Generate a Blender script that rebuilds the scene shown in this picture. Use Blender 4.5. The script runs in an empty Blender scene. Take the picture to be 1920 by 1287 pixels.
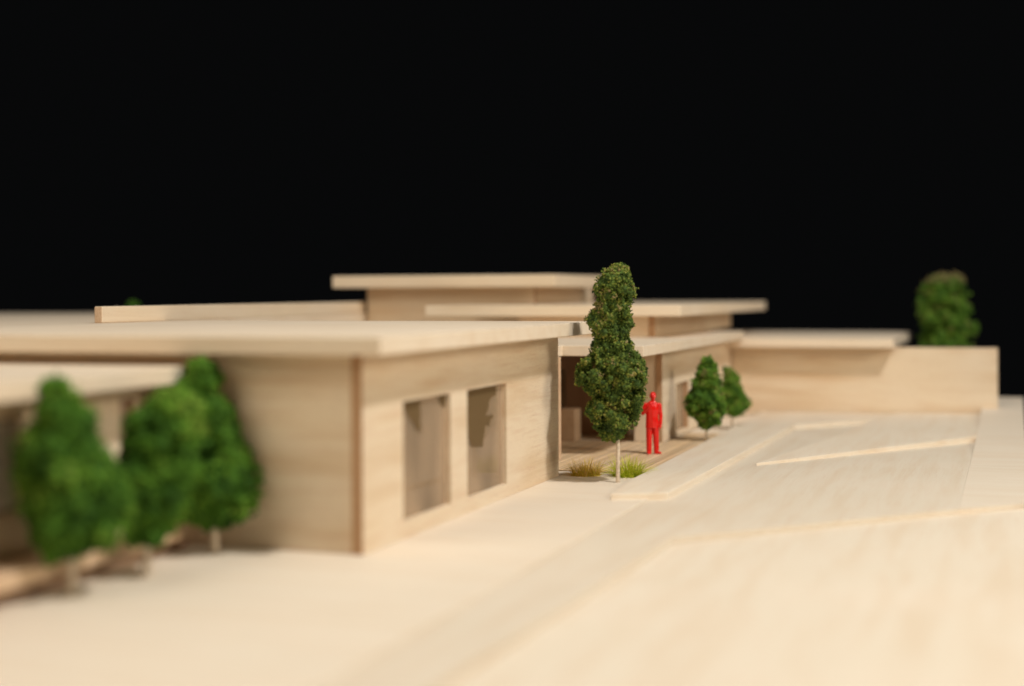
import bpy, bmesh, math, random
import numpy as np
from mathutils import Vector, Matrix, noise
R = math.radians
sc = bpy.context.scene
COL = sc.collection

# ------------------------------------------------------------------ camera, light, exposure
cd = bpy.data.cameras.new('camera')
cam = bpy.data.objects.new('camera', cd); COL.objects.link(cam); sc.camera = cam
cd.sensor_fit = 'HORIZONTAL'; cd.sensor_width = 36.0
cd.lens = 52.5
cd.shift_y = -0.0487
cd.clip_start = 0.5; cd.clip_end = 400
YAW = 0.325
cam.location = (11.22, -24.77, 4.74)
cam.rotation_mode = 'QUATERNION'
cam.rotation_quaternion = (Matrix.Rotation(YAW, 4, 'Z') @ Matrix.Rotation(R(90), 4, 'X') @ Matrix.Rotation(-0.005, 4, 'Z')).to_quaternion()
cd.dof.use_dof = True
cd.dof.focus_distance = 39.3
cd.dof.aperture_fstop = 0.0525 / 0.62
cd.dof.aperture_blades = 0

w = bpy.data.worlds.new('World'); sc.world = w; w.use_nodes = True
bg = w.node_tree.nodes['Background']
bg.inputs['Color'].default_value = (0.9, 0.95, 1.0, 1); bg.inputs['Strength'].default_value = 0.0026

def area_lamp(name, direction, target, dist, size, power, color):
    l = bpy.data.lights.new(name, 'AREA'); l.shape = 'DISK'; l.size = size; l.energy = power; l.color = color
    o = bpy.data.objects.new(name, l); COL.objects.link(o)
    d = Vector(direction).normalized()
    o.location = Vector(target) + d * dist
    o.rotation_euler = d.to_track_quat('Z', 'Y').to_euler()
    return o
area_lamp('key_lamp', (0.57, -0.30, 1.0), (2, 13, 0), 60, 4.5, 26500, (1.0, 0.965, 0.91))
area_lamp('right_fill', (0.93, -0.30, 0.42), (2, 14, 0), 62, 16, 13500, (1.0, 0.90, 0.72))  # added soft fill that brightens the right-facing walls
area_lamp('left_lamp', (-0.35, -0.95, 0.62), (2, 14, 0), 66, 40, 14000, (1.0, 0.88, 0.70))
area_lamp('ceiling_bounce', (0.05, -0.25, 1.0), (0, 12, 0), 75, 60, 5500, (0.98, 0.97, 1.0))

sc.view_settings.view_transform = 'Standard'; sc.view_settings.look = 'None'
sc.view_settings.exposure = 0.0; sc.view_settings.gamma = 1.0
sc.render.engine = 'CYCLES'
sc.cycles.use_denoising = True
sc.cycles.max_bounces = 10; sc.cycles.diffuse_bounces = 6; sc.cycles.transparent_max_bounces = 12

# ------------------------------------------------------------------ materials
def new_mat(name):
    m = bpy.data.materials.new(name); m.use_nodes = True
    nt = m.node_tree; nt.nodes.clear()
    out = nt.nodes.new('ShaderNodeOutputMaterial')
    b = nt.nodes.new('ShaderNodeBsdfPrincipled'); nt.links.new(b.outputs[0], out.inputs[0])
    return m, nt, b, out

def wood(name, axis='X', base=(0.77, 0.63, 0.455), dark=(0.60, 0.41, 0.23), streak=0.35, fleck=0.5, rough=0.62, rot=0.0, vary=0.05):
    """sanded balsa: long pale grain streaks, short pores, per-board tint"""
    m, nt, b, out = new_mat(name)
    N, L = nt.nodes.new, nt.links.new
    tc = N('ShaderNodeTexCoord'); oi = N('ShaderNodeObjectInfo')
    off = N('ShaderNodeVectorMath'); off.operation = 'MULTIPLY_ADD'
    cmb = N('ShaderNodeCombineXYZ')
    for k in range(3): L(oi.outputs['Random'], cmb.inputs[k])
    L(cmb.outputs[0], off.inputs[0]); off.inputs[1].default_value = (37.0, 53.0, 71.0)
    L(tc.outputs['Object'], off.inputs[2])
    rotn = N('ShaderNodeMapping'); rotn.inputs['Rotation'].default_value = (0, 0, rot); L(off.outputs[0], rotn.inputs['Vector'])
    def mapped(along, across):
        mp = N('ShaderNodeMapping')
        s = [across] * 3; s['XYZ'.index(axis)] = along
        mp.inputs['Scale'].default_value = s
        L(rotn.outputs[0], mp.inputs['Vector']); return mp
    def noise_t(mp, detail=3, dist=0.0):
        n = N('ShaderNodeTexNoise'); n.inputs['Scale'].default_value = 1.0
        n.inputs['Detail'].default_value = detail; n.inputs['Distortion'].default_value = dist
        L(mp.outputs[0], n.inputs['Vector']); return n
    n1 = noise_t(mapped(0.22, 2.6), 4, 0.3)       # broad grain
    n2 = noise_t(mapped(0.8, 19.0), 3, 0.15)      # fine streaks
    n3 = noise_t(mapped(7.0, 48.0), 2)            # pores
    n4 = noise_t(mapped(0.35, 0.35), 2)           # cloudy tone
    def ramp(n, lo, hi):
        r = N('ShaderNodeMapRange'); r.inputs['From Min'].default_value = lo; r.inputs['From Max'].default_value = hi
        L(n.outputs['Fac'], r.inputs['Value']); return r
    def mix(fac, a, c2, amt):
        mx = N('ShaderNodeMix'); mx.data_type = 'RGBA'
        mm = N('ShaderNodeMath'); mm.operation = 'MULTIPLY'; mm.inputs[1].default_value = amt
        L(fac, mm.inputs[0]); L(mm.outputs[0], mx.inputs['Factor'])
        if isinstance(a, tuple): mx.inputs['A'].default_value = (*a, 1)
        else: L(a, mx.inputs['A'])
        mx.inputs['B'].default_value = (*c2, 1)
        return mx.outputs['Result']
    c = mix(ramp(n1, 0.45, 0.75).outputs[0], base, dark, streak)
    c = mix(ramp(n2, 0.5, 0.8).outputs[0], c, (0.62, 0.40, 0.25), streak * 0.85)
    c = mix(ramp(n3, 0.58, 0.75).outputs[0], c, (0.48, 0.33, 0.21), fleck * 0.5)
    c = mix(ramp(n4, 0.4, 0.75).outputs[0], c, (0.80, 0.69, 0.56), 0.35)
    hs = N('ShaderNodeHueSaturation')
    vr = N('ShaderNodeMapRange'); vr.inputs['To Min'].default_value = 1 - vary; vr.inputs['To Max'].default_value = 1 + vary
    L(oi.outputs['Random'], vr.inputs['Value']); L(vr.outputs[0], hs.inputs['Value']); L(c, hs.inputs['Color'])
    L(hs.outputs[0], b.inputs['Base Color'])
    b.inputs['Roughness'].default_value = rough
    b.inputs['Specular IOR Level'].default_value = 0.35
    b.inputs['Sheen Weight'].default_value = 0.08; b.inputs['Sheen Roughness'].default_value = 0.5
    bp = N('ShaderNodeBump'); bp.inputs['Strength'].default_value = 0.35; bp.inputs['Distance'].default_value = 0.012
    add = N('ShaderNodeMath'); add.operation = 'ADD'
    L(n2.outputs['Fac'], add.inputs[0]); L(n3.outputs['Fac'], add.inputs[1]); L(add.outputs[0], bp.inputs['Height'])
    L(bp.outputs[0], b.inputs['Normal'])
    return m

def end_grain(name, lo=(0.44, 0.27, 0.15), hi=(0.74, 0.56, 0.39)):
    m, nt, b, out = new_mat(name)
    N, L = nt.nodes.new, nt.links.new
    tc = N('ShaderNodeTexCoord'); n = N('ShaderNodeTexNoise'); n.inputs['Scale'].default_value = 28; n.inputs['Detail'].default_value = 3
    L(tc.outputs['Object'], n.inputs['Vector'])
    r = N('ShaderNodeValToRGB'); r.color_ramp.elements[0].position = 0.35; r.color_ramp.elements[1].position = 0.68
    r.color_ramp.elements[0].color = (*lo, 1); r.color_ramp.elements[1].color = (*hi, 1)
    L(n.outputs['Fac'], r.inputs[0]); L(r.outputs[0], b.inputs['Base Color']); b.inputs['Roughness'].default_value = 0.85
    bp = N('ShaderNodeBump'); bp.inputs['Strength'].default_value = 0.6; bp.inputs['Distance'].default_value = 0.015
    L(n.outputs['Fac'], bp.inputs['Height']); L(bp.outputs[0], b.inputs['Normal'])
    return m

M = {}
M['wx'] = wood('balsa_x', 'X'); M['wy'] = wood('balsa_y', 'Y'); M['wz'] = wood('balsa_z', 'Z')
M['wall'] = wood('balsa_wall', 'Y', streak=0.8, fleck=1.2)
M['wallx'] = wood('balsa_wall_x', 'X', streak=0.8, fleck=1.0)
M['roof'] = wood('balsa_roof', 'X', base=(0.77, 0.645, 0.49), streak=0.32, fleck=0.8)
M['roofy'] = wood('balsa_roof_y', 'Y', base=(0.77, 0.645, 0.49), streak=0.32, fleck=0.8)
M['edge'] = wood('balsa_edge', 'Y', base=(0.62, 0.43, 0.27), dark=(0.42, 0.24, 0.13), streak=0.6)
M['endg'] = end_grain('balsa_end_grain')
M['endw'] = end_grain('balsa_wall_end_grain', (0.34, 0.18, 0.09), (0.56, 0.35, 0.19))
M['ground'] = wood('balsa_ground', 'X', base=(0.75, 0.66, 0.535), streak=0.3, fleck=0.35)
M['groundy'] = wood('balsa_ground_y', 'Y', base=(0.74, 0.65, 0.52), streak=0.34, fleck=0.45)
M['deck'] = wood('deck_plank', 'Y', base=(0.68, 0.49, 0.28), dark=(0.46, 0.28, 0.14), streak=0.5, vary=0.16)
M['dark_wood'] = wood('dark_and_shaded_wood', 'Z', base=(0.30, 0.17, 0.10), dark=(0.2, 0.1, 0.06), streak=0.5)  # brown of door and underlay; on recess walls and plinth base, painted shade

def glass(name='clear_acrylic'):
    m = bpy.data.materials.new(name); m.use_nodes = True; nt = m.node_tree; nt.nodes.clear()
    N, L = nt.nodes.new, nt.links.new
    out = N('ShaderNodeOutputMaterial'); mx = N('ShaderNodeMixShader')
    tr = N('ShaderNodeBsdfTransparent'); tr.inputs[0].default_value = (0.96, 0.93, 0.92, 1)
    gl = N('ShaderNodeBsdfGlossy'); gl.inputs['Roughness'].default_value = 0.05
    fr = N('ShaderNodeFresnel'); fr.inputs['IOR'].default_value = 1.25
    L(fr.outputs[0], mx.inputs[0]); L(tr.outputs[0], mx.inputs[1]); L(gl.outputs[0], mx.inputs[2])
    # uneven warm veil: paints the lit interior and reflections into the pane
    df = N('ShaderNodeBsdfDiffuse'); df.inputs[0].default_value = (0.92, 0.70, 0.48, 1)
    mx2 = N('ShaderNodeMixShader')
    tc = N('ShaderNodeTexCoord'); mp = N('ShaderNodeMapping'); mp.inputs['Scale'].default_value = (1, 1.6, 0.9)
    nz = N('ShaderNodeTexNoise'); nz.inputs['Scale'].default_value = 0.45; nz.inputs['Detail'].default_value = 1; nz.inputs['Distortion'].default_value = 0.2
    mr = N('ShaderNodeMapRange'); mr.inputs['From Min'].default_value = 0.35; mr.inputs['From Max'].default_value = 0.65
    mr.inputs['To Min'].default_value = 0.12; mr.inputs['To Max'].default_value = 0.25
    L(tc.outputs['Object'], mp.inputs['Vector']); L(mp.outputs[0], nz.inputs['Vector']); L(nz.outputs['Fac'], mr.inputs['Value']); L(mr.outputs[0], mx2.inputs[0])
    L(mx.outputs[0], mx2.inputs[1]); L(df.outputs[0], mx2.inputs[2]); L(mx2.outputs[0], out.inputs[0])
    return m
M['glass'] = glass()

def plain(name, col, rough=0.5, spec=0.5, noise_scale=None, col2=None, bump=0.0):
    m, nt, b, out = new_mat(name)
    b.inputs['Roughness'].default_value = rough; b.inputs['Specular IOR Level'].default_value = spec
    b.inputs['Base Color'].default_value = (*col, 1)
    if noise_scale:
        N, L = nt.nodes.new, nt.links.new
        tc = N('ShaderNodeTexCoord'); n = N('ShaderNodeTexNoise'); n.inputs['Scale'].default_value = noise_scale; n.inputs['Detail'].default_value = 4
        L(tc.outputs['Object'], n.inputs['Vector'])
        mx = N('ShaderNodeMix'); mx.data_type = 'RGBA'; mx.inputs['A'].default_value = (*col, 1); mx.inputs['B'].default_value = (*(col2 or col), 1)
        r = N('ShaderNodeMapRange'); r.inputs['From Min'].default_value = 0.35; r.inputs['From Max'].default_value = 0.65
        L(n.outputs['Fac'], r.inputs['Value']); L(r.outputs[0], mx.inputs['Factor']); L(mx.outputs['Result'], b.inputs['Base Color'])
        if bump:
            bp = N('ShaderNodeBump'); bp.inputs['Strength'].default_value = bump; bp.inputs['Distance'].default_value = 0.01
            L(n.outputs['Fac'], bp.inputs['Height']); L(bp.outputs[0], b.inputs['Normal'])
    return m
M['tree_reflection'] = plain('brown_tree_reflection', (0.17, 0.11, 0.05), 0.8, 0.2, 30, (0.11, 0.07, 0.03), 0.4)
M['trunk'] = plain('pale_trunk', (0.72, 0.60, 0.46), 0.42, 0.5, 14, (0.52, 0.42, 0.31), 0.3)
M['red'] = plain('glossy_red_plastic', (0.74, 0.010, 0.006), 0.2, 0.6)
M['grey'] = plain('smoked_grey_sheet', (0.10, 0.09, 0.085), 0.3)
M['louvre'] = plain('pale_louvre', (0.62, 0.55, 0.48), 0.6)

def tinted(name, rough, ramp_cols, trans=0.0):
    """colour picked per crumb / blade from the 'tint' attribute"""
    m, nt, b, out = new_mat(name)
    N, L = nt.nodes.new, nt.links.new
    at = N('ShaderNodeAttribute'); at.attribute_name = 'tint'
    r = N('ShaderNodeValToRGB'); e = r.color_ramp.elements
    while len(e) < len(ramp_cols): e.new(0.5)
    for k, (p, c) in enumerate(ramp_cols): e[k].position = p; e[k].color = (*c, 1)
    L(at.outputs['Fac'], r.inputs[0]); L(r.outputs[0], b.inputs['Base Color'])
    b.inputs['Roughness'].default_value = rough; b.inputs['Specular IOR Level'].default_value = 0.25
    if trans:
        tl = N('ShaderNodeBsdfTranslucent'); mx = N('ShaderNodeMixShader'); mx.inputs[0].default_value = trans
        L(r.outputs[0], tl.inputs[0]); L(b.outputs[0], mx.inputs[1]); L(tl.outputs[0], mx.inputs[2]); L(mx.outputs[0], out.inputs[0])
    return m
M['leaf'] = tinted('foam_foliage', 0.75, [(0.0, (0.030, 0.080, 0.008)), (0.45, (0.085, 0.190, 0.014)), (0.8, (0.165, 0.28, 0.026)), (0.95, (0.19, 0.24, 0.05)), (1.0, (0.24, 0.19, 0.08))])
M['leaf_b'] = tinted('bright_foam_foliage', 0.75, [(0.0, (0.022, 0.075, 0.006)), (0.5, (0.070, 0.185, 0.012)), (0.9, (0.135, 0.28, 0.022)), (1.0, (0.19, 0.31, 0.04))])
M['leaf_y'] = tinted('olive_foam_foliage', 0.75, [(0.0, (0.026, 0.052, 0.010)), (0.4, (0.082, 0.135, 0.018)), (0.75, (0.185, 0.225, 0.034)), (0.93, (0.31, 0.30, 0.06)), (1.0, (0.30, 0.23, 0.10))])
M['grass_a'] = tinted('straw_grass', 0.6, [(0.0, (0.52, 0.46, 0.04)), (0.4, (0.84, 0.70, 0.10)), (0.8, (0.88, 0.66, 0.20)), (1.0, (0.9, 0.75, 0.35))], 0.45)
M['grass_b'] = tinted('green_grass', 0.6, [(0.0, (0.40, 0.50, 0.03)), (0.4, (0.60, 0.68, 0.05)), (0.8, (0.80, 0.78, 0.09)), (1.0, (0.85, 0.8, 0.25))], 0.45)

# ------------------------------------------------------------------ helpers
def tag(o, label, cat, group=None):
    o['label'] = label; o['category'] = cat
    if group: o['group'] = group
    return o
def thing(name, loc, label, cat, group=None):
    o = bpy.data.objects.new(name, None); COL.objects.link(o); o.location = loc; o.empty_display_size = 0.2
    return tag(o, label, cat, group)
def wloc(o):
    v = Vector((0, 0, 0))
    while o: v = v + o.location; o = o.parent
    return v
def mesh_obj(name, verts, faces, mats, parent=None, bevel=0.0, smooth=False, mat_idx=None, tint=None, origin=None):
    """verts in world coordinates; the object sits at `origin`, or its parent's place"""
    base = wloc(parent) if parent else Vector((0, 0, 0))
    o0 = Vector(origin) if origin is not None else base
    me = bpy.data.meshes.new(name)
    me.from_pydata([tuple(Vector(v) - o0) for v in verts], [], faces)
    if not isinstance(mats, (list, tuple)): mats = [mats]
    for m in mats: me.materials.append(M[m] if isinstance(m, str) else m)
    if mat_idx: me.polygons.foreach_set('material_index', mat_idx)
    if smooth: me.polygons.foreach_set('use_smooth', [True] * len(me.polygons))
    if tint is not None:
        a = me.attributes.new('tint', 'FLOAT', 'FACE'); a.data.foreach_set('value', tint)
    me.validate(); me.update()
    o = bpy.data.objects.new(name, me); COL.objects.link(o)
    o.location = o0 - base
    if parent: o.parent = parent
    if bevel:
        b = o.modifiers.new('bevel', 'BEVEL'); b.width = bevel; b.segments = 2; b.limit_method = 'ANGLE'; b.angle_limit = R(40)
    return o
def grid_solid(xs, ys, zs, keep):
    """solid made of the kept cells of a box grid, inner faces left out"""
    vid = {}; V = []; F = []
    def v(i, j, k):
        if (i, j, k) not in vid: vid[(i, j, k)] = len(V); V.append((xs[i], ys[j], zs[k]))
        return vid[(i, j, k)]
    nx, ny, nz = len(xs) - 1, len(ys) - 1, len(zs) - 1
    K = lambda i, j, k: 0 <= i < nx and 0 <= j < ny and 0 <= k < nz and keep(i, j, k)
    for i in range(nx):
        for j in range(ny):
            for k in range(nz):
                if not K(i, j, k): continue
                if not K(i - 1, j, k): F.append((v(i, j, k), v(i, j, k + 1), v(i, j + 1, k + 1), v(i, j + 1, k)))
                if not K(i + 1, j, k): F.append((v(i + 1, j, k), v(i + 1, j + 1, k), v(i + 1, j + 1, k + 1), v(i + 1, j, k + 1)))
                if not K(i, j - 1, k): F.append((v(i, j, k), v(i + 1, j, k), v(i + 1, j, k + 1), v(i, j, k + 1)))
                if not K(i, j + 1, k): F.append((v(i, j + 1, k), v(i, j + 1, k + 1), v(i + 1, j + 1, k + 1), v(i + 1, j + 1, k)))
                if not K(i, j, k - 1): F.append((v(i, j, k), v(i, j + 1, k), v(i + 1, j + 1, k), v(i + 1, j, k)))
                if not K(i, j, k + 1): F.append((v(i, j, k + 1), v(i + 1, j, k + 1), v(i + 1, j + 1, k + 1), v(i, j + 1, k + 1)))
    return V, F
def face_mats(V, F, end_axis):
    """material 1 on faces whose normal is along end_axis (0,1,2)"""
    out = []
    for f in F:
        c = [V[i][end_axis] for i in f]
        out.append(1 if max(c) - min(c) < 1e-6 else 0)
    return out
def box(name, x0, x1, y0, y1, z0, z1, mat, parent=None, bevel=0.012, end=None, origin=None):
    V, F = grid_solid([x0, x1], [y0, y1], [z0, z1], lambda i, j, k: True)
    mi = face_mats(V, F, end) if end is not None else None
    return mesh_obj(name, V, F, [mat] + (['endg'] if end is not None else []), parent, bevel, mat_idx=mi, origin=origin)
def wall_y(name, x0, x1, y0, y1, z0, z1, holes, mat, parent, bevel=0.012, end=True, sawn=0.0):
    """wall running along y with openings (ya,yb,za,zb)"""
    ys = sorted({y0, y1, *[h[0] for h in holes], *[h[1] for h in holes]})
    zs = sorted({z0, z1, *[h[2] for h in holes], *[h[3] for h in holes]})
    def keep(i, j, k):
        cy, cz = (ys[j] + ys[j + 1]) / 2, (zs[k] + zs[k + 1]) / 2
        return not any(h[0] < cy < h[1] and h[2] < cz < h[3] for h in holes)
    if sawn: zs = sorted({*zs, *[z0 + (z1 - z0) * k / 110 for k in range(1, 110)]})
    V, F = grid_solid([x0, x1], ys, zs, keep)
    def saw(o):
        if sawn:
            rr = random.Random(9)
            for v in o.data.vertices:
                if abs(v.co.y + wloc(parent).y - y1) < 1e-4: v.co.y += rr.uniform(-sawn, sawn)
        return o
    return saw(mesh_obj(name, V, F, [mat, 'endw'], parent, bevel, mat_idx=([m if (end is True or abs(V[f[0]][1] - y0) < 1e-6 or abs(V[f[0]][1] - y1) < 1e-6) else 0 for m, f in zip(face_mats(V, F, 1), F)]) if end else None))
def wall_x(name, x0, x1, y0, y1, z0, z1, holes, mat, parent, bevel=0.012, end=True):
    xs = sorted({x0, x1, *[h[0] for h in holes], *[h[1] for h in holes]})
    zs = sorted({z0, z1, *[h[2] for h in holes], *[h[3] for h in holes]})
    def keep(i, j, k):
        cx, cz = (xs[i] + xs[i + 1]) / 2, (zs[k] + zs[k + 1]) / 2
        return not any(h[0] < cx < h[1] and h[2] < cz < h[3] for h in holes)
    V, F = grid_solid(xs, [y0, y1], zs, keep)
    return mesh_obj(name, V, F, [mat, 'endw'], parent, bevel, mat_idx=face_mats(V, F, 0) if end else None)
def prism(name, pts, zbot, mat, parent=None, bevel=0.01, zf=None):
    """sheet: polygon pts [(x,y[,z])] extruded down to zbot"""
    n = len(pts)
    V = [(p[0], p[1], p[2]) for p in pts] + [(p[0], p[1], zbot) for p in pts]
    F = [tuple(range(n)), tuple(reversed(range(n, 2 * n)))]
    for i in range(n):
        j = (i + 1) % n; F.append((i, i + n, j + n, j))
    return mesh_obj(name, V, F, mat, parent, bevel)
def structure(o): o['kind'] = 'structure'; return o

# ------------------------------------------------------------------ ground: sheets of balsa laid in steps
structure(box('ground', -46, 11.5, -32, 41, -0.62, -0.42, 'ground', bevel=0.0))
structure(prism('plaza', [(-46, -31, 0), (3.2, -31, 0), (3.2, 8.2, 0), (3.2, 32.9, 0), (-46, 32.9, 0)], -0.42, 'ground', bevel=0.015))
Zr = -0.035
structure(prism('road', [(3.206, -31, Zr), (4.35, -31, Zr), (4.5, -8, Zr), (4.88, 3.75, Zr), (10.02, 9.3, Zr), (10.02, 32.9, Zr), (3.206, 32.9, Zr)], -0.42, 'groundy', bevel=0.005))
Zn = -0.155
structure(prism('lower_ground', [(4.356, -31, Zn), (11.5, -31, Zn), (11.5, 10.7, Zn), (10.024, 9.29, Zn), (4.886, 3.72, Zn), (4.506, -8, Zn)], -0.42, 'groundy', bevel=0.012))
rows = [(9.3, 10.76, -0.036), (20, 20.3, -0.03), (26, 26, 0.13), (32, 32, 0.36), (37, 37, 0.56)]
V = []; F = []
for ya, yb, z in rows: V += [(10.024, ya, z), (11.5, yb, z), (10.024, ya, -0.42), (11.5, yb, -0.42)]
for k in range(len(rows) - 1):
    a = 4 * k; F += [(a, a + 1, a + 5, a + 4), (a + 1, a + 3, a + 7, a + 5), (a + 2, a, a + 4, a + 6)]
F += [(0, 2, 3, 1), (16, 17, 19, 18)]
structure(mesh_obj('terrain_ramp', V, F, 'ground'))
zA = lambda u, v: 0.03 + 0.010 * (u - 4.4) + 0.0075 * (v - 16.4)
ptsA = [(4.45, 16.3), (10.02, 24.6), (10.02, 32.9), (7.0, 32.9), (6.4, 30.6), (5.9, 25.0)]
structure(prism('terrain_step', [(u, v, zA(u, v)) for u, v in ptsA], -0.2, 'groundy', bevel=0.01))
ptsB = [(3.935, 27.4), (6.39, 30.6), (6.99, 32.9), (3.935, 32.9)]
structure(prism('terrain_step', [(u, v, 0.138) for u, v in ptsB], -0.2, 'ground', bevel=0.01))
structure(prism('pavement', [(2.42, 8.35, 0.13), (3.62, 8.95, 0.13), (3.93, 27.0, 0.13), (3.93, 32.9, 0.13), (1.95, 32.9, 0.13), (2.2, 13.3, 0.13), (2.2, 11.3, 0.13)], -0.2, 'groundy', bevel=0.02))

# deck of narrow planks between the wings
deck = bpy.data.objects.new('deck', None); COL.objects.link(deck); deck.location = (0, 17, 0.0); deck['kind'] = 'structure'
rnd = random.Random(5)
pw = 0.14
box('underlay', -5.35, 2.19, 13.3, 21.05, 0.004, 0.014, 'dark_wood', deck, bevel=0.0)
u = -5.35; k = 0
while u + pw < 2.19:
    y0 = 13.25 + rnd.uniform(-0.01, 0.01)
    y1 = 21.08 if u < 0.75 else 24.6
    box('plank', u, u + pw - 0.036, y0, y1, 0.016, 0.035 + rnd.uniform(-0.004, 0.004), 'deck', deck, bevel=0.006)
    u += pw

# ------------------------------------------------------------------ front wing
RB, RT = 3.65, 3.98
front = thing('model_building', (-5.5, 6, 0), 'long balsa building with two tall windows and broad flat roof, at centre front', 'building')
wall_y('wall', -0.22, 0.0, 0.0, 12.24, 0.004, RB, [(1.9, 4.45, 0.33, 2.65), (5.46, 8.08, 0.31, 2.65)], 'wall', front, bevel=0.0, end='outer', sawn=0.014)
wall_x('wall', -11.3, -0.224, 0.05, 0.25, 0.004, RB, [], 'wallx', front)
wall_x('wall', -11.3, -0.224, 12.0, 12.2, 0.004, RB, [(-8.5, -5.0, 0.3, 3.0)], 'wallx', front)
wall_y('partition', -2.9, -2.7, 0.3, 11.95, 0.004, RB, [], 'wall', front)
box('floor', -2.69, -0.225, 0.26, 11.98, 0.004, 0.05, 'groundy', front, bevel=0)
wall_y('wall', -11.5, -11.3, 0.05, 12.2, 0.004, RB, [(2, 5, 0.3, 3), (6, 11, 0.3, 3)], 'wall', front)
box('roof', -11.5, 0.64, -0.62, 13.75, RB + 0.003, RT, 'roof', front, bevel=0.02)
def window(y0, y1, z0, z1, patches, parent):
    wdw = bpy.data.objects.new('window', None); COL.objects.link(wdw); wdw.parent = parent
    wdw.location = Vector((-0.2, (y0 + y1) / 2, z0)) - wloc(parent)
    box('pane', -0.122, -0.110, y0 + 0.003, y1 - 0.003, z0 + 0.003, z1 - 0.003, 'glass', wdw, bevel=0.0)
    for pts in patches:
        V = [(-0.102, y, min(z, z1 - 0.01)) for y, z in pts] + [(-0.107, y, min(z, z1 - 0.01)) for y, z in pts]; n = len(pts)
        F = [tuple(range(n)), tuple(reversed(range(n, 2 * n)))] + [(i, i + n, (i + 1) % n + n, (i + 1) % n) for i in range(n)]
        mesh_obj('reflection_patch', V, F, 'tree_reflection', wdw)  # ragged brown shapes painting tree reflections onto the pane
    return wdw
def ragged(pts, seed, amp=0.035, sub=6):
    r = random.Random(seed); out = []
    for i, p in enumerate(pts):
        q = pts[(i + 1) % len(pts)]
        for s in range(sub):
            t = s / sub
            j = 0 if s == 0 else amp
            out.append((p[0] + (q[0] - p[0]) * t + r.uniform(-j, j), p[1] + (q[1] - p[1]) * t + r.uniform(-j, j)))
    return out
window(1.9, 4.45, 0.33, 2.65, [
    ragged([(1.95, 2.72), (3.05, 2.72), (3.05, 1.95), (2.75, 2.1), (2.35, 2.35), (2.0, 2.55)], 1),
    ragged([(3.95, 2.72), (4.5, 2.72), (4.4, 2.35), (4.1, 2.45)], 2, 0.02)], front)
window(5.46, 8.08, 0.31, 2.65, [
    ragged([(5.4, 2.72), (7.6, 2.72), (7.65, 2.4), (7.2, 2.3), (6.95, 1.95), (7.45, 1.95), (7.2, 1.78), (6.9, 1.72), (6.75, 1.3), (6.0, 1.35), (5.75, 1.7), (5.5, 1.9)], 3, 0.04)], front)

# ------------------------------------------------------------------ low wing at the left front, on its plinth
low = thing('model_building', (-7.5, -7, 0), 'low balsa wing with thick cream roof slab behind the blurred front trees', 'building')
box('plinth', -16, -3.24, -24, 0.04, 0.26, 0.52, 'edge', low, bevel=0.02)  # brown colour carries the shade of the front trees
box('plinth_base', -16, -3.62, -24, 0.03, 0.004, 0.257, 'dark_wood', low, bevel=0.0)  # dark colour paints the shade under the overhanging slab
wall_y('wall', -4.3, -4.1, -24, 0.04, 0.524, 3.1, [(-1.5, -1.05, 0.53, 2.85), (-8.0, -4.4, 1.25, 2.75)], 'wall', low)
box('door', -4.28, -4.22, -1.5, -1.05, 0.53, 2.85, 'dark_wood', low, bevel=0.0)
box('wall', -16, -4.31, -0.2, 0.03, 0.524, 3.1, 'wallx', low)
lw = bpy.data.objects.new('louvred_window', None); COL.objects.link(lw); lw.parent = low; lw.location = Vector((-4.2, -6.2, 1.25)) - wloc(low)
box('pane', -4.26, -4.25, -7.99, -4.41, 1.26, 2.74, 'glass', lw, bevel=0)
z = 1.32
while z < 2.7:
    box('slat', -4.235, -4.12, -7.99, -4.41, z, z + 0.118, 'louvre', lw, bevel=0.0); z += 0.14
box('roof', -16, -3.36, -24, 0.03, 3.104, 3.42, 'roofy', low, bevel=0.03)

# ------------------------------------------------------------------ rear left wing with parapet
left = thing('model_building', (-22, 18, 0), 'flat balsa roof far left carrying a long sharp-edged parapet strip', 'building')
V, F = grid_solid([-46, -12.54, -11.56], [3.9, 13.7, 31.0], [RB, RT - 0.01], lambda i, j, k: not (i == 1 and j == 1))
mesh_obj('roof', V, F, 'roofy', left, 0.02)
box('parapet', -12.8, -12.55, 10.5, 28.05, RT - 0.006, 4.43, 'wy', left, bevel=0.03, end=1)
wall_y('wall', -12.9, -12.7, 13, 30.3, 0.004, RB - 0.003, [], 'wall', left)
wall_x('wall', -46, -12.7, 30.4, 30.6, 0.004, RB - 0.003, [], 'wallx', left)

# ------------------------------------------------------------------ tall block
tall = thing('model_building', (-9.1, 31, 0), 'tallest balsa block with overhanging slab roof behind the long building', 'building')
wall_x('wall', -12.5, -5.72, 28.1, 28.3, 0.004, 4.96, [], 'wallx', tall)
wall_y('wall', -5.92, -5.7, 28.304, 36.0, 0.004, 4.96, [], 'wall', tall)
wall_y('wall', -12.5, -12.3, 28.304, 36.0, 0.004, 4.96, [], 'wall', tall)
wall_x('wall', -12.5, -5.7, 36.0, 36.2, 0.004, 4.96, [], 'wallx', tall)
box('roof', -13.5, -4.6, 27.1, 34.6, 4.964, 5.42, 'wx', tall, bevel=0.03)

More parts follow.
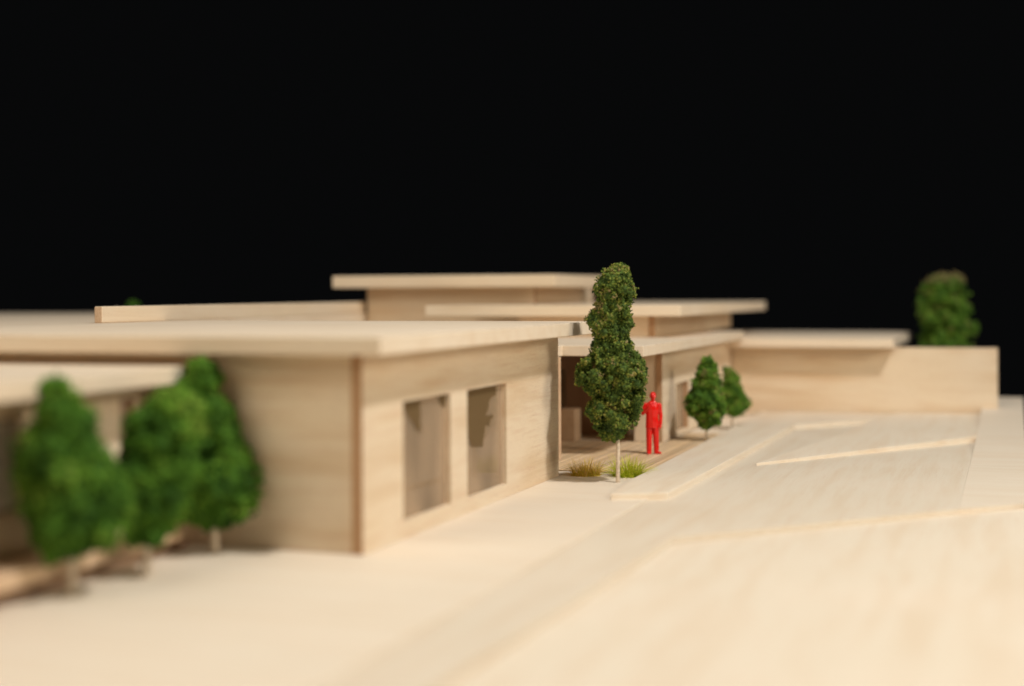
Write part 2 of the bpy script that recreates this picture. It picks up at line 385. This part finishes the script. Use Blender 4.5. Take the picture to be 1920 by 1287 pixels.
# ------------------------------------------------------------------ entrance building with canopy and clerestory
ent = thing('model_building', (-3, 24, 0), 'balsa entrance building with canopy over the deck and raised roof, behind red figure', 'building')
wall_y('wall', 0.52, 0.72, 21.1, 32.9, 0.036, 2.93, [(23.15, 25.0, 0.16, 1.75), (26.6, 28.2, 0.16, 1.75)], 'wall', ent)
wall_x('wall', -0.2, 0.516, 21.14, 21.34, 0.036, 2.93, [], 'wz', ent)
wall_x('wall', -5.3, -0.9, 23.0, 23.2, 0.036, 2.93, [(-4.6, -3.0, 0.1, 2.2)], 'dark_wood', ent)  # dark colour on the inner walls paints the shade of the recess
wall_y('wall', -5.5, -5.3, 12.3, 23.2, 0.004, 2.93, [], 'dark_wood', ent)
box('counter', -3.4, -2.0, 20.6, 21.3, 0.04, 1.05, 'edge', ent)
box('column', -1.2, -0.95, 15.4, 15.65, 0.04, 2.93, 'edge', ent)
box('pane', 0.56, 0.575, 22.9, 25.2, 0.1, 1.8, 'glass', ent, bevel=0)
box('door_light', 0.50, 0.515, 23.0, 25.1, 1.12, 1.8, M['grey'], ent, bevel=0)
box('pane', 0.56, 0.575, 26.4, 28.4, 0.1, 1.8, 'glass', ent, bevel=0)
V, F = grid_solid([-5.5, -1.05, 1.33], [12.3, 16.1, 32.4], [2.934, 3.24], lambda i, j, k: not (i == 1 and j == 0))  # front-left arm is added, out of view, to keep light out of the recess
mesh_obj('canopy', V, F, 'roof', ent, 0.02)
wall_y('clerestory_wall', -0.4, -0.18, 24.0, 38.0, 3.243, 3.95, [], 'wall', ent)
wall_x('clerestory_wall', -5.0, -0.404, 24.04, 24.24, 3.243, 3.95, [], 'wallx', ent)
xs, ys, zs = [-8.2, -5.68, 0.82], [24.5, 27.05, 41.0], [3.953, 4.32]
ys = [23.4, 27.05, 41.0]
V, F = grid_solid(xs, ys, zs, lambda i, j, k: not (i == 0 and j == 1))
mesh_obj('roof', V, F, 'wx', ent, 0.025)

# ------------------------------------------------------------------ far right building
far = thing('model_building', (6, 37, 0), 'long low balsa wall with flat overhanging roof at the far right', 'building')
wall_x('wall', 0.3, 10.6, 33.0, 33.22, 0.0, 2.63, [], 'wallx', far)
wall_x('wall', 0.3, 6.4, 41.8, 42.0, 0.0, 2.63, [], 'wallx', far)
box('roof', -2.6, 6.93, 32.2, 42.4, 2.634, 2.97, 'roof', far, bevel=0.02)

# ------------------------------------------------------------------ stray fibres on cut edges
def fuzz(parent, a, b, n, seed, length=0.07):
    r = random.Random(seed); a, b = Vector(a), Vector(b); V = []; F = []
    for _ in range(n):
        p = a.lerp(b, r.random()) + Vector((r.uniform(-.01, .01), 0, r.uniform(-.02, .004)))
        d = Vector((r.gauss(0.4, .6), r.gauss(0, .8), abs(r.gauss(0.5, .5)))).normalized(); L = length * r.random() ** 2 + 0.015
        e = p + d * L * 0.5 + Vector((0, 0, r.uniform(0, .2) * L)); q = p + d * L + Vector((r.uniform(-.3, .3) * L, r.uniform(-.3, .3) * L, 0))
        s_ = d.orthogonal().normalized(); t_ = d.cross(s_); n0 = len(V); w_ = 0.0028
        for c, k in ((p, 1.0), (e, 0.8), (q, 0.3)):
            V += [c + s_ * w_ * k, c - s_ * w_ * k * .5 + t_ * w_ * k * .87, c - s_ * w_ * k * .5 - t_ * w_ * k * .87]
        for i in (0, 3):
            for k in range(3): F.append((n0 + i + k, n0 + i + (k + 1) % 3, n0 + i + 3 + (k + 1) % 3, n0 + i + 3 + k))
    o = mesh_obj('fibre_fuzz', V, F, 'louvre', parent); o['kind'] = 'stuff'
fuzz(front, (0.64, 5.0, RT), (0.64, 13.75, RT), 200, 31, 0.06)
fuzz(front, (-0.01, 12.25, 0.2), (-0.01, 12.25, 3.6), 60, 32, 0.04)
fuzz(ent, (1.33, 16.1, 3.24), (1.33, 26.0, 3.24), 110, 33)
fuzz(ent, (-1.0, 16.1, 3.24), (1.3, 16.1, 3.24), 45, 34)
fuzz(left, (-12.56, 10.6, 4.43), (-12.56, 20.0, 4.43), 150, 35, 0.05)

# ------------------------------------------------------------------ trees
RIGHT = Vector((math.cos(YAW), math.sin(YAW), 0)); BACK = Vector((-math.sin(YAW), math.cos(YAW), 0))
ICO_V = []; ICO_F = []
_b = bmesh.new(); bmesh.ops.create_icosphere(_b, subdivisions=1, radius=1.0)
ICO_V = [v.co.copy() for v in _b.verts]; ICO_F = [tuple(v.index for v in f.verts) for f in _b.faces]; _b.free()
_b = bmesh.new(); bmesh.ops.create_icosphere(_b, subdivisions=2, radius=1.0)
ICO2_V = [v.co.copy() for v in _b.verts]; ICO2_F = [tuple(v.index for v in f.verts) for f in _b.faces]; _b.free()
OCT_V = [Vector(c) for c in ((1,0,0),(-1,0,0),(0,1,0),(0,-1,0),(0,0,1),(0,0,-1))]
OCT_F = [(0,2,4),(2,1,4),(1,3,4),(3,0,4),(2,0,5),(1,2,5),(3,1,5),(0,3,5)]

def tree(base, profile, label, seed, n_crumb, crumb, mat, trunk_r, group=None, lobe=0.2, name='model_tree', tip_brown=False, core=0.38, dens=16):
    """profile: rows (z, left, right) of the crown as metres from the trunk, up from the base"""
    r = random.Random(seed)
    t = thing(name, base, label, 'tree', group)
    B = Vector(base)
    zs = [p[0] for p in profile]
    def at(z):
        for a, b in zip(profile, profile[1:]):
            if a[0] <= z <= b[0]:
                f = (z - a[0]) / (b[0] - a[0] + 1e-9)
                return a[1] + (b[1] - a[1]) * f, a[2] + (b[2] - a[2]) * f
        return profile[-1][1:]
    # trunk
    top = zs[0] + 0.55 * (zs[-1] - zs[0]); V = []; F = []; ns = 10; rows = 9
    for i in range(rows):
        f = i / (rows - 1); z = f * top - (0.02 if i == 0 else 0); rr = trunk_r * (1.05 - 0.45 * f)
        off = Vector((r.uniform(-.012, .012), r.uniform(-.012, .012), 0))
        for k in range(ns):
            a = 2 * math.pi * k / ns
            V.append(B + off + Vector((rr * math.cos(a) * r.uniform(.93, 1.07), rr * math.sin(a) * r.uniform(.93, 1.07), z)))
    for i in range(rows - 1):
        for k in range(ns): F.append((i * ns + k, i * ns + (k + 1) % ns, (i + 1) * ns + (k + 1) % ns, (i + 1) * ns + k))
    F.append(tuple(range((rows - 1) * ns, rows * ns)))
    mesh_obj('trunk', V, F, 'trunk', t, smooth=True)
    # lobes filling the crown: a core along the axis, small clumps over it
    lobes = []
    span = zs[-1] - zs[0]
    nc = int(span / 0.12) + 2
    for i in range(nc):
        z = zs[0] + span * (i + 0.5) / nc; l, rt = at(z); hw = (rt - l) / 2
        for _ in range(2):
            lobes.append((Vector(((l + rt) / 2 + r.uniform(-.25, .25) * hw, r.uniform(-.25, .25) * hw, z)), max(0.05, hw * core * r.uniform(0.9, 1.3))))
    n_core = len(lobes)
    for (zz, l, rt) in profile:                         # pin the outline rows
        for (x, sgn) in ((l, 1), (rt, -1)):
            wdt = rt - l; lr = min(lobe * r.uniform(.55, .9), max(0.06, wdt * 0.35))
            lobes.append((Vector((x + sgn * lr * 0.9, r.uniform(-.25, .25) * wdt * 0.5, zz)), lr))
    for _ in range(int(14 + span * dens)):
        z = r.uniform(zs[0], zs[-1]); l, rt = at(z); c = (l + rt) / 2; hw = (rt - l) / 2
        lr = min(lobe * r.choice((r.uniform(0.35, 0.6), r.uniform(0.7, 1.2))), max(0.05, hw * 0.7))
        a = r.uniform(0, 2 * math.pi); q = max(0.0, hw - lr * 0.72) * r.uniform(0.35, 1.12)
        zc = min(max(z, zs[0] + lr * 0.5), zs[-1] - lr * 0.6)
        lobes.append((Vector((c + q * math.cos(a), q * math.sin(a) * 0.95, zc)), lr))
    fit = []
    for c, lr in lobes:                                  # keep every clump inside the outline, tapering at top and foot
        zc = min(max(c.z, zs[0] + lr * 0.85), zs[-1] - lr * 0.85)
        la, ra = at(min(zs[-1], max(zs[0], zc + (0.75 * lr if zc > (zs[0] + zs[-1]) / 2 else -0.75 * lr)))); lb, rb = at(zc)
        lo, hi = max(la, lb), min(ra, rb)
        if hi < lo: lo = hi = (lo + hi) / 2
        lr = min(lr, max(0.06, (hi - lo) * 0.6))
        m = (lo + hi) / 2; hx = max(0.0, (hi - lo) / 2 - lr * 0.62)
        q = math.hypot(c.x - m, c.y)
        k = 1.0 if q <= hx or q == 0 else hx / q
        fit.append((Vector((m + (c.x - m) * k, c.y * k, zc)), lr))
    lobes = fit
    for _ in range(int(10 + span * dens * 0.8)):          # loose tufts that break the outline
        z = r.uniform(zs[0] + 0.04 * span, zs[-1] - 0.03 * span); l, rt = at(z); hw = (rt - l) / 2
        lr = lobe * r.uniform(0.22, 0.5); a = r.uniform(0, 2 * math.pi); q = hw * r.uniform(0.82, 1.0) - lr * 0.1
        lobes.append((Vector(((l + rt) / 2 + q * math.cos(a), q * math.sin(a), z)), lr))
    V = []; F = []; T = []
    def wpos(p): return B + RIGHT * p.x + BACK * p.y + Vector((0, 0, p.z))
    for (c, lr) in lobes:                                # inner masses
        n0 = len(V)
        for v in ICO2_V:
            k = 0.78 + 0.34 * noise.noise(v * 2.4 + c * 3.1)
            V.append(wpos(c + v * lr * k))
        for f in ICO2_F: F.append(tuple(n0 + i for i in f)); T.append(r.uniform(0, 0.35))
    # crumbs over the outside
    rs = np.random.RandomState(seed)
    C = np.array([c[:] for c, _ in lobes]); LR = np.array([l for _, l in lobes])
    K = n_crumb * 4
    pk = rs.choice(len(lobes), K, p=LR ** 2 / np.sum(LR ** 2))
    D = rs.normal(size=(K, 3)); D /= np.linalg.norm(D, axis=1)[:, None]
    wob = np.array([noise.noise(Vector(d * 2.6) + lobes[q][0] * 4) for d, q in zip(D, pk)])
    P = C[pk] + D * (LR[pk] * (0.80 + 0.34 * rs.rand(K) ** 2 + 0.34 * wob))[:, None] + rs.normal(size=(K, 3)) * crumb * 0.4
    okp = np.ones(K, bool)
    for q in range(len(lobes)):
        okp &= (np.linalg.norm(P - C[q], axis=1) > LR[q] * 0.74) | (pk == q)
    okp &= (D[:, 1] < 0.6) | (rs.rand(K) < 0.5)
    P = P[okp][:n_crumb]; n = len(P)
    oct_ = np.array([v[:] for v in OCT_V])
    S = crumb * rs.uniform(0.5, 1.35, (n, 1, 1)) * rs.uniform(.55, 1.4, (n, 1, 3))
    Q = rs.normal(size=(n, 3, 3)); Q = np.linalg.qr(Q)[0]
    W = (oct_[None] * S * rs.uniform(.7, 1.3, (n, 6, 1))) @ Q + P[:, None, :]
    W = W.reshape(-1, 3); Rv = np.array(RIGHT[:]); Bv = np.array(BACK[:])
    W = np.array(B[:])[None] + W[:, :1] * Rv[None] + W[:, 1:2] * Bv[None] + W[:, 2:3] * np.array([[0, 0, 1.0]])
    n0 = len(V); V += [tuple(x) for x in W]
    for i in range(n):
        p = Vector(P[i])
        tt = min(1, max(0, 0.47 + 0.2 * rs.normal() + 0.75 * noise.noise(p * (0.72 / lobe)) + 0.12 * (p.z - zs[0]) / span - 0.04))  # random crumb tone, plus painted shadow patches and a lighter top
        if tip_brown and p.z > zs[-1] - 0.35: tt = 1.0
        b0 = n0 + 6 * i
        for f in OCT_F: F.append((b0 + f[0], b0 + f[1], b0 + f[2])); T.append(tt)
    mesh_obj('crown', V, F, mat, t, tint=T)
    return t

def prof(base_px, ppm, rows):
    """rows measured on the model: (height mark, left mark, right mark) in marks of 1/ppm metre"""
    bx, by = base_px
    return sorted(((by - y) / ppm, (l - bx) / ppm, (rr - bx) / ppm) for y, l, rr in rows)
tree((1.80, 11.4, 0), prof((1158, 905), 75, [(824, 1128, 1164), (812, 1122, 1175), (797, 1112, 1192), (780, 1100, 1200), (770, 1095, 1202), (762, 1104, 1203), (753, 1114, 1207), (744, 1108, 1211), (733, 1098, 1205), (722, 1084, 1211), (711, 1076, 1213), (697, 1079, 1214), (684, 1088, 1208), (668, 1104, 1201), (652, 1110, 1193), (640, 1113, 1182), (624, 1113, 1180), (611, 1106, 1184), (600, 1099, 1187), (592, 1101, 1186), (582, 1113, 1182), (574, 1117, 1181), (562, 1125, 1189), (553, 1122, 1192), (545, 1113, 1194), (531, 1115, 1189), (518, 1124, 1183), (506, 1140, 1180), (497, 1152, 1176)]),
     'tall narrow dark green model tree on a pale stick, left of the red figure', 11, 15000, 0.029, 'leaf_y', 0.052, lobe=0.22, core=0.34, dens=26)
tree((1.95, 21.9, 0), prof((1328, 831), 61, [(806, 1322, 1335), (792, 1308, 1352), (776, 1292, 1362), (760, 1287, 1368), (748, 1290, 1362), (735, 1297, 1364), (718, 1300, 1358), (702, 1305, 1354), (688, 1314, 1348), (668, 1320, 1340)]),
     'small bushy green model tree by the doorway, right of the red figure', 12, 6000, 0.032, 'leaf', 0.042, lobe=0.25)
tree((1.95, 26.4, 0), prof((1376, 806), 56.5, [(777, 1368, 1394), (768, 1356, 1404), (756, 1354, 1417), (744, 1357, 1402), (728, 1358, 1396), (712, 1360, 1390), (698, 1362, 1384), (686, 1363, 1377)]),
     'smaller leaning green model tree beside the pavement, rightmost of the pair', 13, 5000, 0.034, 'leaf', 0.04, lobe=0.24)
tree((-2.95, -4.6, 0), prof((132, 1115), 117, [(1040, 95, 150), (1010, 70, 215), (970, 48, 238), (930, 38, 238), (890, 32, 222), (850, 38, 190), (815, 52, 178), (790, 70, 165), (765, 76, 140), (740, 80, 115), (720, 84, 106)]),
     'blurred bright green model tree nearest the camera, leftmost in the front row', 14, 6000, 0.04, 'leaf_b', 0.078, 'front row of trees', lobe=0.5, core=0.24, dens=11)
tree((-2.69, -2.86, 0), prof((275, 1080), 110, [(1022, 252, 300), (990, 236, 330), (940, 226, 352), (880, 228, 360), (820, 232, 366), (775, 262, 372), (738, 300, 366)]),
     'blurred bright green model tree, middle one of the front row', 15, 6000, 0.04, 'leaf_b', 0.078, 'front row of trees', lobe=0.46, core=0.24, dens=11)
tree((-2.73, -0.54, 0), prof((402, 1037), 103, [(986, 380, 425), (970, 348, 464), (930, 338, 480), (890, 335, 480), (860, 335, 470), (838, 332, 438), (800, 335, 444), (770, 335, 432), (745, 338, 412), (720, 345, 406), (695, 350, 402), (676, 362, 394)]),
     'blurred bright green model tree next to the corner wall, rightmost in the front row', 16, 6000, 0.04, 'leaf_b', 0.078, 'front row of trees', lobe=0.46, core=0.24, dens=11)
tree((8.6, 40.2, -0.42), prof((1780, 775), 47.5, [(735, 1760, 1800), (700, 1735, 1820), (640, 1720, 1832), (600, 1724, 1836), (560, 1720, 1820), (525, 1719, 1814), (497, 1742, 1802)]),
     'tall rounded green tree rising behind the far right wall', 17, 7000, 0.045, 'leaf', 0.06, lobe=0.3, tip_brown=True)
tree((-25.35, 31.9, 0), prof((0, 0), 1.0, [(-0.9, -0.3, 0.3), (-1.8, -0.8, 0.8), (-2.8, -0.8, 0.8), (-3.6, -0.5, 0.5), (-4.46, -0.2, 0.2)]),
     'tiny green treetop peeking over the far left parapet', 18, 3500, 0.05, 'leaf_b', 0.06, lobe=0.28)

# ------------------------------------------------------------------ grass tufts
def tuft(base, label, mat, seed, n, h, spread):
    r = random.Random(seed); t = thing('grass_tuft', base, label, 'grass', 'grass tufts by the deck'); B = Vector(base)
    V = []; F = []; T = []
    for _ in range(n):
        a = r.uniform(0, 2 * math.pi); rad = spread * 0.34 * math.sqrt(r.random())
        p = Vector((rad * math.cos(a), rad * math.sin(a), 0))
        a2 = a + r.gauss(0, 0.7); lean = r.uniform(0.15, 1.15) * (0.4 + rad / (spread * 0.34))
        L = h * r.uniform(0.5, 1.12); wd = r.uniform(0.006, 0.012)
        d = Vector((math.cos(a2), math.sin(a2), 0)); side = Vector((-d.y, d.x, 0)); n0 = len(V)
        for s in range(4):
            f = s / 3; el = 1.45 - lean * 0.5 - lean * 0.45 * f
            q = p + d * (L * f * math.cos(el)) + Vector((0, 0, L * f * math.sin(el) - 0.01))
            ww = wd * (1 - f * 0.85)
            V += [B + q - side * ww, B + q + side * ww, B + q + Vector((0, 0, ww * 0.8)) + d * ww * 0.5]
        for s in range(3):
            i = n0 + 3 * s
            F += [(i, i + 1, i + 4, i + 3), (i + 1, i + 2, i + 5, i + 4), (i + 2, i, i + 3, i + 5)]
            tt = min(1, max(0, 0.42 + 0.22 * r.gauss(0, 1) + 0.14 * s)); T += [tt] * 3
    o = mesh_obj('blades', V, F, mat, t, tint=T); o['kind'] = 'stuff'
    V = []; F = []
    nn = 22
    for k in range(nn):
        a = 2 * math.pi * k / nn; q = spread * 0.36 * r.uniform(.8, 1.2); V.append(B + Vector((q * math.cos(a), q * math.sin(a), 0.004)))
    V.append(B + Vector((0, 0, 0.035)))
    for k in range(nn): F.append((k, (k + 1) % nn, nn))
    mesh_obj('root_mat', V, F, M[mat], t, tint=[r.uniform(.2, .6) for _ in F])
tuft((0.62, 12.62, 0.0), 'straw yellow grass tuft beside the building corner', 'grass_a', 21, 330, 0.50, 1.1)
tuft((1.72, 12.75, 0.0), 'lime green grass tuft behind the tall tree stem', 'grass_b', 22, 460, 0.58, 1.1)

# ------------------------------------------------------------------ red figure
def figure(base, label):
    t = thing('person', base, label, 'person')
    bm = bmesh.new()
    def ball(c, rad, sub=2):
        m = Matrix.Translation(c) @ Matrix.Diagonal((*rad, 1)) if not isinstance(rad, float) else Matrix.Translation(c) @ Matrix.Scale(rad, 4)
        bmesh.ops.create_icosphere(bm, subdivisions=sub, radius=1.0, matrix=m)
    def cap(a, b, ra, rb, flat=1.0, n=14):
        a, b = Vector(a), Vector(b); d = b - a; L = d.length; q = d.to_track_quat('Z', 'Y').to_matrix().to_4x4()
        for k in range(n + 1):
            f = k / n
            c = a.lerp(b, f); rr = ra + (rb - ra) * f
            m = Matrix.Translation(c) @ q @ Matrix.Diagonal((rr, rr * flat, rr, 1))
            bmesh.ops.create_icosphere(bm, subdivisions=2, radius=1.0, matrix=m)
    # x: to the picture's right, y: away from the camera, z: up
    for s, fx, fy, kx in ((-1, -0.105, -0.02, -0.10), (1, 0.11, 0.02, 0.10)):      # legs and shoes
        cap((s * 0.085, 0, 0.92), (kx, -0.01, 0.50), 0.108, 0.092)
        cap((kx, -0.01, 0.50), (fx, fy, 0.10), 0.092, 0.080)
        cap((fx, fy, 0.12), (fx, fy, 0.05), 0.078, 0.076, n=4)
    cap((-0.105, 0.03, 0.045), (-0.125, -0.13, 0.035), 0.045, 0.038)
    cap((0.10, 0.03, 0.045), (0.225, -0.075, 0.035), 0.045, 0.036)
    rows = ((0.79, .197, .134), (0.94, .194, .137), (1.08, .187, .132), (1.20, .194, .135), (1.30, .204, .138), (1.38, .198, .128), (1.43, .178, .11))
    for (za, xa, ya), (zb, xb, yb) in zip(rows, rows[1:]):
        m = int((zb - za) / 0.012)
        for q in range(m):
            f = q / m; ball((-0.01, 0, za + (zb - za) * f), (xa + (xb - xa) * f, ya + (yb - ya) * f, 0.035))
    cap((-0.17, 0, 1.43), (0.17, 0, 1.43), 0.065, 0.065)                                # shoulders
    cap((-0.05, 0, 1.47), (0.05, 0, 1.47), 0.085, 0.085)
    cap((0, 0, 1.46), (0.012, -0.015, 1.60), 0.062, 0.058)
    # head turned slightly to the picture's right
    ball((0.015, -0.01, 1.685), (0.083, 0.10, 0.118), 3)
    ball((0.017, 0.012, 1.715), (0.088, 0.098, 0.098), 3)                                 # hair
    ball((0.03, -0.105, 1.665), (0.016, 0.022, 0.024)); ball((0.03, -0.092, 1.69), (0.012, 0.018, 0.03))
    ball((0.03, -0.085, 1.715), (0.055, 0.02, 0.012)); ball((0.03, -0.088, 1.625), (0.03, 0.018, 0.01)); ball((0.026, -0.075, 1.592), (0.04, 0.03, 0.024))
    for s in (-1, 1): ball((0.015 + s * 0.086, 0.0, 1.68), (0.012, 0.024, 0.034))
    for s in (-1, 1): ball((0.03 + s * 0.034, -0.088, 1.694), (0.013, 0.010, 0.009))
    # hanging arm with hand
    cap((0.205, 0, 1.42), (0.245, 0.01, 1.13), 0.070, 0.056); cap((0.245, 0.01, 1.13), (0.235, -0.05, 0.87), 0.058, 0.047)
    cap((0.235, -0.05, 0.87), (0.228, -0.065, 0.80), 0.036, 0.042, 0.7)
    for k, (ox, ln) in enumerate(((-0.022, .075), (-0.007, .09), (0.009, .083), (0.024, .065))):
        a = Vector((0.226 + ox * 0.5, -0.066 + ox, 0.785)); b = a + Vector((-0.012, -0.01, -ln * 0.6)); c = b + Vector((-0.02, 0.005, -ln * 0.35))
        cap(a, b, 0.0105, 0.010, n=5); cap(b, c, 0.010, 0.009, n=4)
    cap((0.215, -0.09, 0.825), (0.19, -0.11, 0.775), 0.013, 0.010, n=5)
    # bent arm, hand raised to the chin
    cap((-0.205, 0, 1.42), (-0.275, -0.02, 1.185), 0.072, 0.060); cap((-0.275, -0.02, 1.185), (-0.10, -0.165, 1.40), 0.060, 0.046)
    cap((-0.10, -0.165, 1.40), (-0.055, -0.165, 1.475), 0.036, 0.040, 0.75)
    for k, (ox, ln) in enumerate(((-0.024, .06), (-0.008, .075), (0.008, .07), (0.023, .055))):
        a = Vector((-0.05 + ox * 0.6, -0.17 + ox * 0.3, 1.49)); b = a + Vector((0.02, 0.004, ln * 0.6)); c = b + Vector((0.025, 0.02, ln * 0.1))
        cap(a, b, 0.0105, 0.010, n=5); cap(b, c, 0.010, 0.009, n=4)
    cap((-0.03, -0.165, 1.46), (0.012, -0.14, 1.50), 0.013, 0.010, n=5)
    # jacket: lapels, hem, tie
    cap((-0.06, -0.105, 1.43), (0.0, -0.135, 1.15), 0.010, 0.008, n=20); cap((0.075, -0.10, 1.43), (0.005, -0.135, 1.15), 0.010, 0.008, n=20)
    cap((0.0, -0.135, 1.15), (0.02, -0.13, 0.80), 0.006, 0.008, n=24)
    for k in range(28):
        a = 2 * math.pi * k / 28; ball((-0.01 + 0.182 * math.cos(a), 0.124 * math.sin(a), 0.775), (0.018, 0.018, 0.022), 1)
    me = bpy.data.meshes.new('body'); bm.to_mesh(me); bm.free()
    tmp = bpy.data.objects.new('body_tmp', me); COL.objects.link(tmp)
    rm = tmp.modifiers.new('r', 'REMESH'); rm.mode = 'VOXEL'; rm.voxel_size = 0.0085; rm.use_smooth_shade = True
    sm = tmp.modifiers.new('s', 'SMOOTH'); sm.factor = 0.5; sm.iterations = 5
    dg = bpy.context.evaluated_depsgraph_get(); dg.update()
    ev = tmp.evaluated_get(dg); m2 = bpy.data.meshes.new_from_object(ev, depsgraph=dg); m2.name = 'body'
    bpy.data.objects.remove(tmp); bpy.data.meshes.remove(me)
    m2.materials.clear(); m2.materials.append(M['red'])
    m2.polygons.foreach_set('use_smooth', [True] * len(m2.polygons))
    o = bpy.data.objects.new('body', m2); COL.objects.link(o); o.parent = t
    t.rotation_euler.z = YAW - 0.05
    return t
figure((1.19, 17.75, 0.036), 'glossy red figure in a suit, hand raised to chin, standing on the deck')
